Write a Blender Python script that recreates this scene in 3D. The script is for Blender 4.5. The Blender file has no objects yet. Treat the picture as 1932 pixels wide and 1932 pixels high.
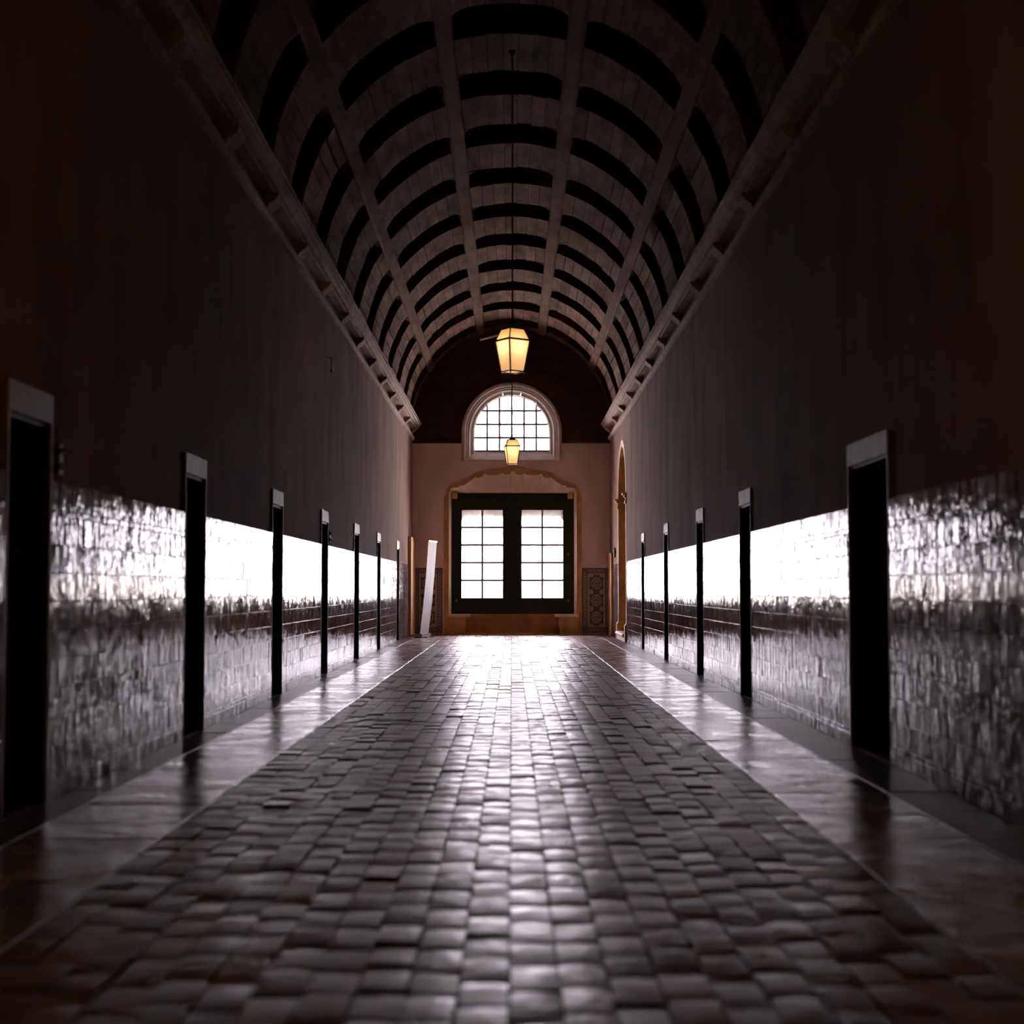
import bpy, bmesh, math, random
from mathutils import Vector, Matrix, Euler

random.seed(7)
SC = bpy.context.scene
COL = SC.collection

# ------------------------------------------------------------------ camera
F_PX, EYE, VP_Y = 2800.0, 1.2, 1111.0
PITCH = math.atan((VP_Y - 966.0) / F_PX)
cam_data = bpy.data.cameras.new('camera')
cam = bpy.data.objects.new('camera', cam_data)
COL.objects.link(cam)
cam.location = (0, 0, EYE)
cam.rotation_euler = (math.pi / 2 + PITCH, 0, 0)
cam_data.sensor_fit = 'HORIZONTAL'
cam_data.lens = 80
cam_data.sensor_width = 80 * 1932 / F_PX
cam_data.clip_start, cam_data.clip_end = 0.1, 3000
cam_data.dof.use_dof = True
cam_data.dof.focus_distance = 33
cam_data.dof.aperture_fstop = 2.6
SC.camera = cam

# ------------------------------------------------------------------ light and exposure
world = bpy.data.worlds.new('overcast_sky')
SC.world = world
world.use_nodes = True
wn = world.node_tree.nodes
wn['Background'].inputs['Color'].default_value = (1.03, 0.905, 1.03, 1)
wn['Background'].inputs['Strength'].default_value = 1.0
SC.view_settings.view_transform = 'Standard'
SC.view_settings.look = 'None'
SC.view_settings.gamma = 1.0
SC.view_settings.use_curve_mapping = False
SC.view_settings.exposure = 5.3
SC.cycles.use_denoising = True
SC.cycles.max_bounces = 14
SC.cycles.diffuse_bounces = 8
SC.cycles.glossy_bounces = 6
SC.cycles.transparent_max_bounces = 12
SC.cycles.sample_clamp_indirect = 6.0
SC.cycles.caustics_reflective = True
LANTERN_GLOW = 0.009           # emission of the frosted lantern panes
LANTERN_BULB = 0.75

YE = 39.3                      # inner face of the end wall
XL, XR = -2.64, 2.60           # faces of the side walls
XC = (XL + XR) / 2


def P(x, y, Y):
    """world point at depth Y seen at pixel (x, y)"""
    u, v = (x - 966.0) / F_PX, (966.0 - y) / F_PX
    c, s = math.cos(PITCH), math.sin(PITCH)
    dy, dz = c - v * s, s + v * c
    k = Y / dy
    return Vector((u * k, Y, EYE + dz * k))


for nm, x0, x1, y0, y1, Y in (('door', 866, 1068, 958, 1132, YE + 0.45), ('lunette', 890, 1042, 742, 856, YE + 0.45)):
    a, b = P(x0, y1, Y), P(x1, y0, Y)
    ld = bpy.data.lights.new('sky_portal_' + nm, 'AREA')
    ld.shape = 'RECTANGLE'
    ld.size, ld.size_y = (b.x - a.x) * 1.25, (b.z - a.z) * 1.25
    ld.cycles.is_portal = True
    lo = bpy.data.objects.new('sky_portal_' + nm, ld)
    lo.location = ((a.x + b.x) / 2, Y, (a.z + b.z) / 2)
    lo.rotation_euler = (-math.pi / 2, 0, 0)
    COL.objects.link(lo)
sun_data = bpy.data.lights.new('sun', 'SUN')           # high behind the building, on the hillside only
sun_data.energy, sun_data.angle, sun_data.color = 6.0, 0.02, (1.0, 0.91, 0.88)
sun = bpy.data.objects.new('sun', sun_data)
sun.rotation_euler = (math.radians(42), 0, math.radians(-20))
COL.objects.link(sun)


# ------------------------------------------------------------------ materials
def new_mat(name):
    m = bpy.data.materials.new(name)
    m.use_nodes = True
    nt = m.node_tree
    return m, nt, nt.nodes['Principled BSDF']


def mat(name, col, rough=0.6, spec=0.5, var=0.25, vscale=3.0, stretch=(1, 1, 1), bump=0.0, bscale=20.0,
        rnd=0.0, col2=None, rvar=0.0, metal=0.0, bstretch=None, detail=4.0, ior=1.5):
    m, nt, b = new_mat(name)
    N, L = nt.nodes, nt.links
    geo = N.new('ShaderNodeNewGeometry')
    mp = N.new('ShaderNodeMapping')
    mp.inputs['Scale'].default_value = stretch
    L.new(geo.outputs['Position'], mp.inputs['Vector'])
    nz = N.new('ShaderNodeTexNoise')
    nz.inputs['Scale'].default_value = vscale
    nz.inputs['Detail'].default_value = detail
    L.new(mp.outputs['Vector'], nz.inputs['Vector'])
    rp = N.new('ShaderNodeValToRGB')
    c2 = col2 or tuple(min(1, c * (1 + var)) for c in col)
    c1 = tuple(c * (1 - var) for c in col)
    rp.color_ramp.elements[0].position = 0.3
    rp.color_ramp.elements[1].position = 0.7
    rp.color_ramp.elements[0].color = (*c1, 1)
    rp.color_ramp.elements[1].color = (*c2, 1)
    L.new(nz.outputs['Fac'], rp.inputs['Fac'])
    out = rp.outputs['Color']
    if rnd:
        oi = N.new('ShaderNodeObjectInfo')
        mr = N.new('ShaderNodeMapRange')
        mr.inputs['To Min'].default_value = 1 - rnd
        mr.inputs['To Max'].default_value = 1 + rnd
        L.new(oi.outputs['Random'], mr.inputs['Value'])
        hs = N.new('ShaderNodeHueSaturation')
        L.new(mr.outputs['Result'], hs.inputs['Value'])
        L.new(out, hs.inputs['Color'])
        out = hs.outputs['Color']
    L.new(out, b.inputs['Base Color'])
    b.inputs['Roughness'].default_value = rough
    if rvar:
        rr = N.new('ShaderNodeMapRange')
        rr.inputs['From Min'].default_value = 0.3
        rr.inputs['From Max'].default_value = 0.7
        rr.inputs['To Min'].default_value = max(0.02, rough - rvar)
        rr.inputs['To Max'].default_value = min(1, rough + rvar)
        L.new(nz.outputs['Fac'], rr.inputs['Value'])
        L.new(rr.outputs['Result'], b.inputs['Roughness'])
    b.inputs['Specular IOR Level'].default_value = spec
    b.inputs['IOR'].default_value = ior
    b.inputs['Metallic'].default_value = metal
    if bump:
        n2 = N.new('ShaderNodeTexNoise')
        n2.inputs['Scale'].default_value = bscale
        n2.inputs['Detail'].default_value = 2.0
        if bstretch:
            m2 = N.new('ShaderNodeMapping')
            m2.inputs['Scale'].default_value = bstretch
            L.new(geo.outputs['Position'], m2.inputs['Vector'])
            L.new(m2.outputs['Vector'], n2.inputs['Vector'])
        else:
            L.new(geo.outputs['Position'], n2.inputs['Vector'])
        bp = N.new('ShaderNodeBump')
        bp.inputs['Strength'].default_value = 1.0
        bp.inputs['Distance'].default_value = bump
        L.new(n2.outputs['Fac'], bp.inputs['Height'])
        L.new(bp.outputs['Normal'], b.inputs['Normal'])
    return m


M = {}
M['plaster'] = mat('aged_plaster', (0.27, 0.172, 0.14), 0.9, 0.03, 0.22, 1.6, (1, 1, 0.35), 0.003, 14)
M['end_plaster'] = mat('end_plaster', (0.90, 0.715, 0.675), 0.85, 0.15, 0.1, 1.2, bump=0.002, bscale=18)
M['glaze'] = mat('glazed_tile', (0.15, 0.12, 0.13), 0.09, 0.5, 0.45, 9, ior=1.33, bump=0.0052, bscale=30, rvar=0.04,
                 bstretch=(1, 1, 0.28), rnd=0.25)
M['grout'] = mat('pale_grout', (0.36, 0.33, 0.32), 0.85, 0.2, 0.2, 20)
M['brick'] = mat('waxed_brick', (0.19, 0.11, 0.092), 0.37, 0.5, 0.35, 7, ior=1.32, bump=0.004, bscale=14, rnd=0.3, rvar=0.1)
M['mortar'] = mat('dark_mortar', (0.05, 0.038, 0.033), 0.9, 0.15, 0.3, 20)
M['slab'] = mat('polished_limestone', (0.30, 0.225, 0.215), 0.26, 0.5, 0.25, 2.5, bump=0.010, bscale=5, rvar=0.07, rnd=0.1, ior=1.36)
M['border'] = mat('worn_border_stone', (0.085, 0.05, 0.042), 0.38, 0.5, 0.3, 3.5, ior=1.33, bump=0.008, bscale=6, rnd=0.15)
M['ochre'] = mat('ochre_limestone', (0.64, 0.35, 0.135), 0.7, 0.3, 0.22, 3.2, bump=0.004, bscale=22)
M['parapet'] = mat('shaded_parapet_stone', (0.44, 0.22, 0.075), 0.75, 0.2, 0.25, 3.2, bump=0.004, bscale=22)  # ochre stone darkened, shade of the window recess put into the colour
M['shell_stone'] = mat('rosy_limestone', (0.90, 0.64, 0.48), 0.65, 0.3, 0.10, 4.0, bump=0.004, bscale=22, col2=(0.92, 0.80, 0.68))
M['white_stone'] = mat('pale_limestone', (0.74, 0.63, 0.57), 0.6, 0.3, 0.12, 4.0, bump=0.003, bscale=25)
M['door_wood'] = mat('dark_door_wood', (0.030, 0.017, 0.010), 0.6, 0.3, 0.35, 6, (1, 1, 0.2), 0.002, 30)
M['green_wood'] = mat('green_black_paint', (0.018, 0.021, 0.012), 0.5, 0.35, 0.3, 6, bump=0.001, bscale=30)
M['tympanum'] = mat('dark_panelling', (0.07, 0.033, 0.018), 0.65, 0.25, 0.3, 5, (0.3, 1, 1), 0.002, 30)
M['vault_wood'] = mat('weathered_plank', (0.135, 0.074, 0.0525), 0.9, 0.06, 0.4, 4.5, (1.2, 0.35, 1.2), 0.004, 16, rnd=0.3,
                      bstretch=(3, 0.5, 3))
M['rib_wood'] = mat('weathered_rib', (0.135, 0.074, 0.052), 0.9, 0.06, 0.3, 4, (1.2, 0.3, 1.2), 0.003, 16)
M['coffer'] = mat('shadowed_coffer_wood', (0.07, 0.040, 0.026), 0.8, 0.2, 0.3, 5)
M['cornice'] = mat('cornice_stone', (0.38, 0.28, 0.245), 0.85, 0.1, 0.2, 4, bump=0.004, bscale=14)
M['lintel'] = mat('smooth_lintel_stone', (0.30, 0.22, 0.20), 0.55, 0.3, 0.2, 6, ior=1.35, bump=0.002, bscale=20)
M['metal'] = mat('blackened_iron', (0.02, 0.014, 0.010), 0.5, 0.5, 0.3, 10, metal=0.6)
M['bar'] = mat('lead_glazing_bar', (0.30, 0.27, 0.26), 0.6, 0.3, 0.1, 10)
M['porcelain'] = mat('white_porcelain', (0.75, 0.73, 0.72), 0.15, 0.6, 0.05, 10)
M['steel'] = mat('grey_banner_base', (0.22, 0.19, 0.18), 0.45, 0.5, 0.2, 8)
M['out_stone'] = mat('outer_limestone', (0.45, 0.42, 0.38), 0.8, 0.2, 0.2, 3)
M['land'] = mat('hazy_meadow', (0.40, 0.375, 0.36), 0.9, 0.1, 0.3, 0.03)


def glass_mat():
    m = bpy.data.materials.new('window_glass')
    m.use_nodes = True
    nt = m.node_tree
    N, L = nt.nodes, nt.links
    N.remove(N['Principled BSDF'])
    tr = N.new('ShaderNodeBsdfTransparent')
    tr.inputs['Color'].default_value = (0.95, 0.96, 0.95, 1)
    gl = N.new('ShaderNodeBsdfGlossy')
    gl.inputs['Roughness'].default_value = 0.03
    fr = N.new('ShaderNodeFresnel')
    fr.inputs['IOR'].default_value = 1.3
    mx = N.new('ShaderNodeMixShader')
    L.new(fr.outputs[0], mx.inputs[0])
    L.new(tr.outputs[0], mx.inputs[1])
    L.new(gl.outputs[0], mx.inputs[2])
    L.new(mx.outputs[0], N['Material Output'].inputs['Surface'])
    return m


def frosted_mat(name, strength, col):
    m = bpy.data.materials.new(name)
    m.use_nodes = True
    nt = m.node_tree
    N, L = nt.nodes, nt.links
    N.remove(N['Principled BSDF'])
    rf = N.new('ShaderNodeBsdfTranslucent')
    rf.inputs['Color'].default_value = (0.85, 0.58, 0.36, 1)
    em = N.new('ShaderNodeEmission')
    em.inputs['Color'].default_value = (*col, 1)
    em.inputs['Strength'].default_value = strength
    ad = N.new('ShaderNodeAddShader')
    L.new(rf.outputs[0], ad.inputs[0])
    L.new(em.outputs[0], ad.inputs[1])
    L.new(ad.outputs[0], N['Material Output'].inputs['Surface'])
    return m


def emit_mat(name, strength, col):
    m = bpy.data.materials.new(name)
    m.use_nodes = True
    nt = m.node_tree
    nt.nodes.remove(nt.nodes['Principled BSDF'])
    em = nt.nodes.new('ShaderNodeEmission')
    em.inputs['Color'].default_value = (*col, 1)
    em.inputs['Strength'].default_value = strength
    nt.links.new(em.outputs[0], nt.nodes['Material Output'].inputs['Surface'])
    return m


M['glass'] = glass_mat()
M['pane'] = frosted_mat('frosted_lantern_glass', LANTERN_GLOW, (1.0, 0.60, 0.30))
M['fill_pane'] = frosted_mat('fill_lantern_glass', 0.26, (1.0, 0.58, 0.24))  # stronger glow, only for the added fill lantern above the camera
M['hood'] = frosted_mat('amber_hood_glass', LANTERN_GLOW * 0.42, (1.0, 0.55, 0.12))
M['bulb'] = emit_mat('lamp_bulb', LANTERN_BULB, (1.0, 0.82, 0.50))


def azulejo(name, kind):
    """printed tile: kind 'ring' = two pale rings on blue, 'rose' = quarter of a medallion, 'corner' = flower"""
    m, nt, b = new_mat(name)
    N, L = nt.nodes, nt.links
    tc = N.new('ShaderNodeTexCoord')
    sp = N.new('ShaderNodeSeparateXYZ')
    L.new(tc.outputs['Generated'], sp.inputs[0])

    def mth(op, a, c=None):
        n = N.new('ShaderNodeMath')
        n.operation = op
        for i, v in enumerate((a, c)):
            if v is None:
                continue
            if isinstance(v, (int, float)):
                n.inputs[i].default_value = v
            else:
                L.new(v, n.inputs[i])
        return n.outputs[0]
    x, z = sp.outputs[0], sp.outputs[2]
    if kind == 'ring':
        dx = mth('MULTIPLY', mth('SUBTRACT', x, 0.5), 1.0)
        dz = mth('MULTIPLY', mth('SUBTRACT', mth('FRACT', mth('MULTIPLY', z, 2.0)), 0.5), 0.5)
        r = mth('SQRT', mth('ADD', mth('MULTIPLY', dx, dx), mth('MULTIPLY', dz, dz)))
        ring = mth('LESS_THAN', mth('ABSOLUTE', mth('SUBTRACT', r, 0.22)), 0.055)
        line = mth('GREATER_THAN', mth('ABSOLUTE', mth('SUBTRACT', x, 0.5)), 0.43)
        fac = mth('MAXIMUM', ring, mth('MULTIPLY', line, 0.5))
    elif kind == 'rose':
        r = mth('SQRT', mth('ADD', mth('MULTIPLY', x, x), mth('MULTIPLY', z, z)))
        an = mth('ARCTAN2', z, x)
        pet = mth('MULTIPLY', mth('SINE', mth('MULTIPLY', an, 8.0)), 0.10)
        ring = mth('LESS_THAN', mth('ABSOLUTE', mth('SUBTRACT', r, 0.62)), 0.07)
        fl = mth('LESS_THAN', mth('ABSOLUTE', mth('SUBTRACT', mth('ADD', r, pet), 0.30)), 0.09)
        oc = mth('GREATER_THAN', mth('ADD', r, mth('MULTIPLY', pet, 1.5)), 1.02)
        fac = mth('MAXIMUM', mth('MAXIMUM', ring, fl), mth('MULTIPLY', oc, 0.8))
    else:
        dx, dz = mth('SUBTRACT', x, 0.5), mth('SUBTRACT', z, 0.5)
        r = mth('SQRT', mth('ADD', mth('MULTIPLY', dx, dx), mth('MULTIPLY', dz, dz)))
        fac = mth('MULTIPLY', mth('LESS_THAN', mth('ABSOLUTE', mth('SUBTRACT', r, 0.3)), 0.06), 0.6)
    mx = N.new('ShaderNodeMix')
    mx.data_type = 'RGBA'
    L.new(fac, mx.inputs['Factor'])
    mx.inputs[6].default_value = (0.085, 0.080, 0.14, 1)
    mx.inputs[7].default_value = (0.55, 0.43, 0.36, 1)
    L.new(mx.outputs[2], b.inputs['Base Color'])
    b.inputs['Roughness'].default_value = 0.35
    return m


M['az_ring'] = azulejo('blue_ring_tile', 'ring')
M['az_rose'] = azulejo('blue_medallion_tile', 'rose')
M['az_corner'] = azulejo('blue_corner_tile', 'corner')
M['az_yellow'] = mat('ochre_strip_tile', (0.62, 0.40, 0.14), 0.35, 0.5, 0.15, 8)


# ------------------------------------------------------------------ mesh helpers
class MB:
    def __init__(s):
        s.v, s.f = [], []

    def add(s, vs, fs, mx=None):
        o = len(s.v)
        s.v += [tuple(mx @ Vector(p)) if mx else tuple(p) for p in vs]
        s.f += [tuple(i + o for i in f) for f in fs]

    def box(s, x0, x1, y0, y1, z0, z1, mx=None):
        s.add([(x0, y0, z0), (x1, y0, z0), (x1, y1, z0), (x0, y1, z0), (x0, y0, z1), (x1, y0, z1), (x1, y1, z1), (x0, y1, z1)],
              [(0, 3, 2, 1), (4, 5, 6, 7), (0, 1, 5, 4), (1, 2, 6, 5), (2, 3, 7, 6), (3, 0, 4, 7)], mx)

    def bar(s, a, b, w, d=None):
        """square bar between two points"""
        a, b = Vector(a), Vector(b)
        d = d or w
        t = (b - a).normalized()
        up = Vector((0, 0, 1)) if abs(t.z) < 0.95 else Vector((0, 1, 0))
        n = t.cross(up).normalized()
        u = n.cross(t)
        vs = []
        for p in (a, b):
            for sx, sy in ((-1, -1), (1, -1), (1, 1), (-1, 1)):
                vs.append(p + n * sx * w / 2 + u * sy * d / 2)
        s.add(vs, [(0, 1, 2, 3), (7, 6, 5, 4), (0, 4, 5, 1), (1, 5, 6, 2), (2, 6, 7, 3), (3, 7, 4, 0)])

    def tube(s, a, b, r, n=10, r2=None):
        a, b = Vector(a), Vector(b)
        r2 = r if r2 is None else r2
        t = (b - a).normalized()
        up = Vector((0, 0, 1)) if abs(t.z) < 0.95 else Vector((0, 1, 0))
        e = t.cross(up).normalized()
        u = e.cross(t)
        vs = []
        for p, q in ((a, r), (b, r2)):
            for i in range(n):
                an = 2 * math.pi * i / n
                vs.append(p + e * math.cos(an) * q + u * math.sin(an) * q)
        fs = [(i, (i + 1) % n, n + (i + 1) % n, n + i) for i in range(n)]
        fs += [tuple(range(n))[::-1], tuple(range(n, 2 * n))]
        s.add(vs, fs)

    def ball(s, c, r, n=12, m=8, sz=1.0):
        vs, fs = [], []
        for j in range(m + 1):
            th = math.pi * j / m
            for i in range(n):
                ph = 2 * math.pi * i / n
                vs.append((c[0] + r * math.sin(th) * math.cos(ph), c[1] + r * math.sin(th) * math.sin(ph), c[2] + sz * r * math.cos(th)))
        for j in range(m):
            for i in range(n):
                fs.append((j * n + i, (j + 1) * n + i, (j + 1) * n + (i + 1) % n, j * n + (i + 1) % n))
        s.add(vs, fs)

    def sweep(s, rows, closed=False):
        """grid of points: rows of equal length"""
        n = len(rows[0])
        vs = [p for r in rows for p in r]
        fs = []
        for j in range(len(rows) - 1):
            for i in range(n - (0 if closed else 1)):
                fs.append((j * n + i, j * n + (i + 1) % n, (j + 1) * n + (i + 1) % n, (j + 1) * n + i))
        s.add(vs, fs)

    def mesh(s, name, material, smooth=False, fix=True):
        me = bpy.data.meshes.new(name)
        me.from_pydata(s.v, [], s.f)
        if fix:
            bm = bmesh.new()
            bm.from_mesh(me)
            bmesh.ops.remove_doubles(bm, verts=bm.verts, dist=1e-5)
            bmesh.ops.recalc_face_normals(bm, faces=bm.faces)
            bm.to_mesh(me)
            bm.free()
        if material:
            me.materials.append(M[material])
        if smooth:
            for p in me.polygons:
                p.use_smooth = True
        return me

    def build(s, name, material, parent=None, smooth=False, fix=True):
        return link(name, s.mesh(name, material, smooth, fix), parent)


def link(name, data, parent=None, loc=None, rot=None):
    o = bpy.data.objects.new(name, data)
    COL.objects.link(o)
    if loc is not None:
        o.location = loc
    if rot is not None:
        o.rotation_euler = rot
    if parent:
        o.parent = parent
    return o


def tag(o, label=None, cat=None, group=None, kind=None):
    if label:
        o['label'] = label
    if cat:
        o['category'] = cat
    if group:
        o['group'] = group
    if kind:
        o['kind'] = kind
    return o


def empty(name, loc=(0, 0, 0), rz=0):
    o = bpy.data.objects.new(name, None)
    o.location = loc
    o.rotation_euler = (0, 0, rz)
    o.empty_display_size = 0.1
    COL.objects.link(o)
    return o


def prism(outer, holes, f, t0, t1, name, material, parent=None):
    """flat plate with holes: 2-D loops, f(a, b, t) -> xyz, thickness t0..t1"""
    bm = bmesh.new()
    layers = []
    for t in (t0, t1):
        loops, edges = [], []
        for lp in [outer] + holes:
            vs = [bm.verts.new(f(a, b, t)) for a, b in lp]
            es = [bm.edges.new((vs[i], vs[(i + 1) % len(vs)])) for i in range(len(vs))]
            loops.append(vs)
            edges += es
        bmesh.ops.triangle_fill(bm, use_beauty=True, use_dissolve=False, edges=edges)
        layers.append(loops)
    for la, lb in zip(*layers):
        n = len(la)
        for i in range(n):
            bm.faces.new((la[i], la[(i + 1) % n], lb[(i + 1) % n], lb[i]))
    bmesh.ops.recalc_face_normals(bm, faces=bm.faces)
    me = bpy.data.meshes.new(name)
    bm.to_mesh(me)
    bm.free()
    me.materials.append(M[material])
    return link(name, me, parent)


def arc(cx, cz, r, a0, a1, n):
    return [(cx + r * math.cos(a0 + (a1 - a0) * i / n), cz + r * math.sin(a0 + (a1 - a0) * i / n)) for i in range(n + 1)]


def rect(x0, x1, z0, z1):
    return [(x0, z0), (x1, z0), (x1, z1), (x0, z1)]


def bevel_block(sx, sy, sz, bv):
    """block with its top (+z) edges bevelled, origin at the centre of the top face"""
    hx, hy = sx / 2, sy / 2
    vs = []
    for k, (ix, z) in enumerate(((0, -sz), (0, -bv), (bv, 0))):
        vs += [(-hx + ix, -hy + ix, z), (hx - ix, -hy + ix, z), (hx - ix, hy - ix, z), (-hx + ix, hy - ix, z)]
    fs = [(8, 9, 10, 11)]
    for k in (0, 4):
        fs += [(k + i, k + (i + 1) % 4, k + 4 + (i + 1) % 4, k + 4 + i) for i in range(4)]
    return vs, fs


# ------------------------------------------------------------------ setting: side walls
DOORS_L = [(7.72, 8.43), (11.94, 12.70), (16.28, 16.99), (20.48, 21.18), (24.74, 25.50), (28.95, 29.65), (33.85, 34.60)]
DOORS_R = [(10.21, 11.39), (16.10, 16.85), (20.10, 20.80), (24.62, 25.25), (29.05, 29.65)]
DOOR_H = 2.14
LINT = 0.16
Y_BACK = -5.0
WALL_T = 5.62
ARCH_Y0, ARCH_Y1, ARCH_SPR = 33.75, 36.15, 3.38
ARCH_R = (ARCH_Y1 - ARCH_Y0) / 2
arch_loop = [(ARCH_Y0, 0.16), (ARCH_Y1, 0.16)] + arc((ARCH_Y0 + ARCH_Y1) / 2, ARCH_SPR, ARCH_R, 0, math.pi, 20)

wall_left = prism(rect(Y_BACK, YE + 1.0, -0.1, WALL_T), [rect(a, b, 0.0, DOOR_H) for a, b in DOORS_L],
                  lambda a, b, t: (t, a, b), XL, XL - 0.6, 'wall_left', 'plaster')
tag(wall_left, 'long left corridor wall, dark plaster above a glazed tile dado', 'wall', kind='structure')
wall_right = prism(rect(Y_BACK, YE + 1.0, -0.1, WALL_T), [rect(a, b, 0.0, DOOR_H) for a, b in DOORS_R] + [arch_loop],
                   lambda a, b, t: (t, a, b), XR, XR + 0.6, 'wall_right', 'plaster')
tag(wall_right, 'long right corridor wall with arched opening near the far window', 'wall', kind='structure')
mb = MB()
mb.box(XL - 0.7, XR + 0.7, Y_BACK - 0.3, Y_BACK, -0.1, 8.8)
tag(mb.build('wall_back', 'plaster'), 'plain plaster wall closing the corridor behind the camera', 'wall', kind='structure')

# ------------------------------------------------------------------ glazed tile dado
ROWS = [('tile', 0.0, 0.10), ('border_tile', 0.10, 0.135)]
z = 0.135
for i in range(9):
    ROWS.append(('tile', z, z + 0.165))
    z += 0.165
ROWS += [('border_tile', z, z + 0.04), ('tile', z + 0.04, z + 0.20)]
DADO_T = z + 0.20


def dado(wall, X, sgn, y0, y1, single, wavy=0.004):
    """tiles between two doors; sgn = +1 for a wall facing +x"""
    mb = MB()
    xa, xb = sorted((X, X + sgn * 0.006))
    mb.box(xa, xb, y0, y1, 0.0, DADO_T)
    back = mb.build('tile_dado', 'grout', wall)
    back['label'] = 'panel of glazed wall tiles between two doors'
    n = max(1, round((y1 - y0) / 0.165))
    w = (y1 - y0) / n
    cache = {}
    joined = MB()
    for nm, za, zb in ROWS:
        h = zb - za
        vs, fs = bevel_block(w - 0.0035, h - 0.0035, 0.012, 0.0025)
        # local top (+z) -> wall normal, local x -> along the corridor
        base = Matrix(((0, 0, sgn, 0), (1, 0, 0, 0), (0, 1, 0, 0), (0, 0, 0, 1)))
        for k in range(n):
            tx, tz = random.gauss(0, 0.015), random.gauss(0, 0.008)
            loc = Matrix.Translation((X + sgn * (0.0135 + random.uniform(0, 0.0015)), y0 + (k + 0.5) * w, (za + zb) / 2))
            rot = Euler((0, sgn * tz, tx)).to_matrix().to_4x4()
            if single:
                key = round(h, 4)
                if key not in cache:
                    t = MB()
                    t.add(vs, fs, base)
                    cache[key] = t.mesh(nm, 'glaze', fix=False)
                o = link(nm, cache[key], back)
                o.matrix_local = loc @ rot
            else:
                joined.add(vs, fs, loc @ rot @ base)
    if not single:
        o = joined.build('wall_tiles', 'glaze', back, fix=False)
        o['kind'] = 'stuff'


def gaps(doors, y0, y1):
    out, a = [], y0
    for d0, d1 in doors:
        out.append((a, d0 - 0.022))
        a = d1 + 0.022
    out.append((a, y1))
    return out


for i, (a, b) in enumerate(gaps(DOORS_L, 3.0, 37.55)):
    dado(wall_left, XL, 1, a, b, i in (1, 2))
for i, (a, b) in enumerate(gaps(DOORS_R, 6.6, ARCH_Y0 - 0.28)):
    dado(wall_right, XR, -1, a, b, i in (0, 1))
dado(wall_right, XR, -1, ARCH_Y1 + 0.3, 37.95, False)


# ------------------------------------------------------------------ doors
def make_door(n, X, sgn, y0, y1, label):
    d = empty('door_%d' % n, (X, (y0 + y1) / 2, 0))
    tag(d, label, 'door', kind='structure')
    w = (y1 - y0) / 2
    s = -sgn                               # into the wall
    mb = MB()
    for a, b in ((-w, -w + 0.03), (w - 0.03, w)):
        mb.box(*sorted((-s * 0.002, s * 0.45)), a, b, 0, DOOR_H)
    mb.box(*sorted((-s * 0.002, s * 0.45)), -w + 0.03, w - 0.03, DOOR_H - 0.03, DOOR_H)
    mb.build('lining', 'door_wood', d)
    for a, b in ((-w - 0.02, -w), (w, w + 0.02)):
        mb = MB()
        mb.box(*sorted((0, -s * 0.016)), a, b, 0, DOOR_H)
        mb.build('jamb', 'lintel', d)
    mb = MB()
    mb.box(*sorted((0, -s * 0.018)), -w - 0.02, w + 0.02, DOOR_H, DOOR_H + LINT)
    mb.build('lintel', 'lintel', d)
    leaf = MB()
    leaf.box(*sorted((s * 0.28, s * 0.33)), -w + 0.03, w - 0.03, 0.01, DOOR_H - 0.03)
    lf = leaf.build('leaf', 'door_wood', d)
    for za, zb in ((0.15, 0.75), (0.85, 1.35), (1.45, DOOR_H - 0.17)):
        for ya, yb in ((-w + 0.10, -0.03), (0.03, w - 0.10)):
            mb = MB()
            mb.box(*sorted((s * 0.265, s * 0.285)), ya, yb, za, zb)
            mb.build('panel', 'door_wood', lf)
    mb = MB()
    mb.tube((s * 0.28, w - 0.09, 1.02), (s * 0.24, w - 0.09, 1.02), 0.012)
    mb.ball((s * 0.225, w - 0.09, 1.02), 0.025)
    k = mb.build('knob', 'metal', lf, smooth=True)
    mb = MB()
    mb.box(*sorted((s * 0.002, s * 0.5)), -w, w, -0.06, 0.008)
    mb.build('threshold', 'border', d)
    mb = MB()
    mb.box(*sorted((s * 0.47, s * 0.62)), -w - 0.02, w + 0.02, 0, DOOR_H + 0.05)
    mb.build('room_side', 'door_wood', d)
    return d


ORD = ['nearest the camera, cut by the frame edge', 'second from the camera', 'third from the camera', 'fourth from the camera',
       'fifth from the camera', 'sixth from the camera', 'seventh from the camera, nearest the end wall']
n = 1
for i, (a, b) in enumerate(DOORS_L):
    make_door(n, XL, 1, a, b, 'recessed dark wooden door on the left wall, ' + ORD[i])
    n += 1
ORDR = ['widest opening, nearest the camera', 'second from the camera', 'third from the camera', 'fourth from the camera',
        'nearest the stone arch']
for i, (a, b) in enumerate(DOORS_R):
    make_door(n, XR, -1, a, b, 'recessed dark wooden door on the right wall, ' + ORDR[i])
    n += 1

# ------------------------------------------------------------------ floor
mb = MB()
mb.box(XL - 0.6, XR + 0.6, Y_BACK, YE + 1.0, -0.3, -0.012)
floor = mb.build('floor', 'mortar')
tag(floor, 'corridor floor of waxed bricks between stone slab strips', 'floor', kind='structure')
BX0, BX1 = -1.69, 1.52
NCOL = 21
BW = (BX1 - BX0) / NCOL
BL = 0.30


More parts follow.
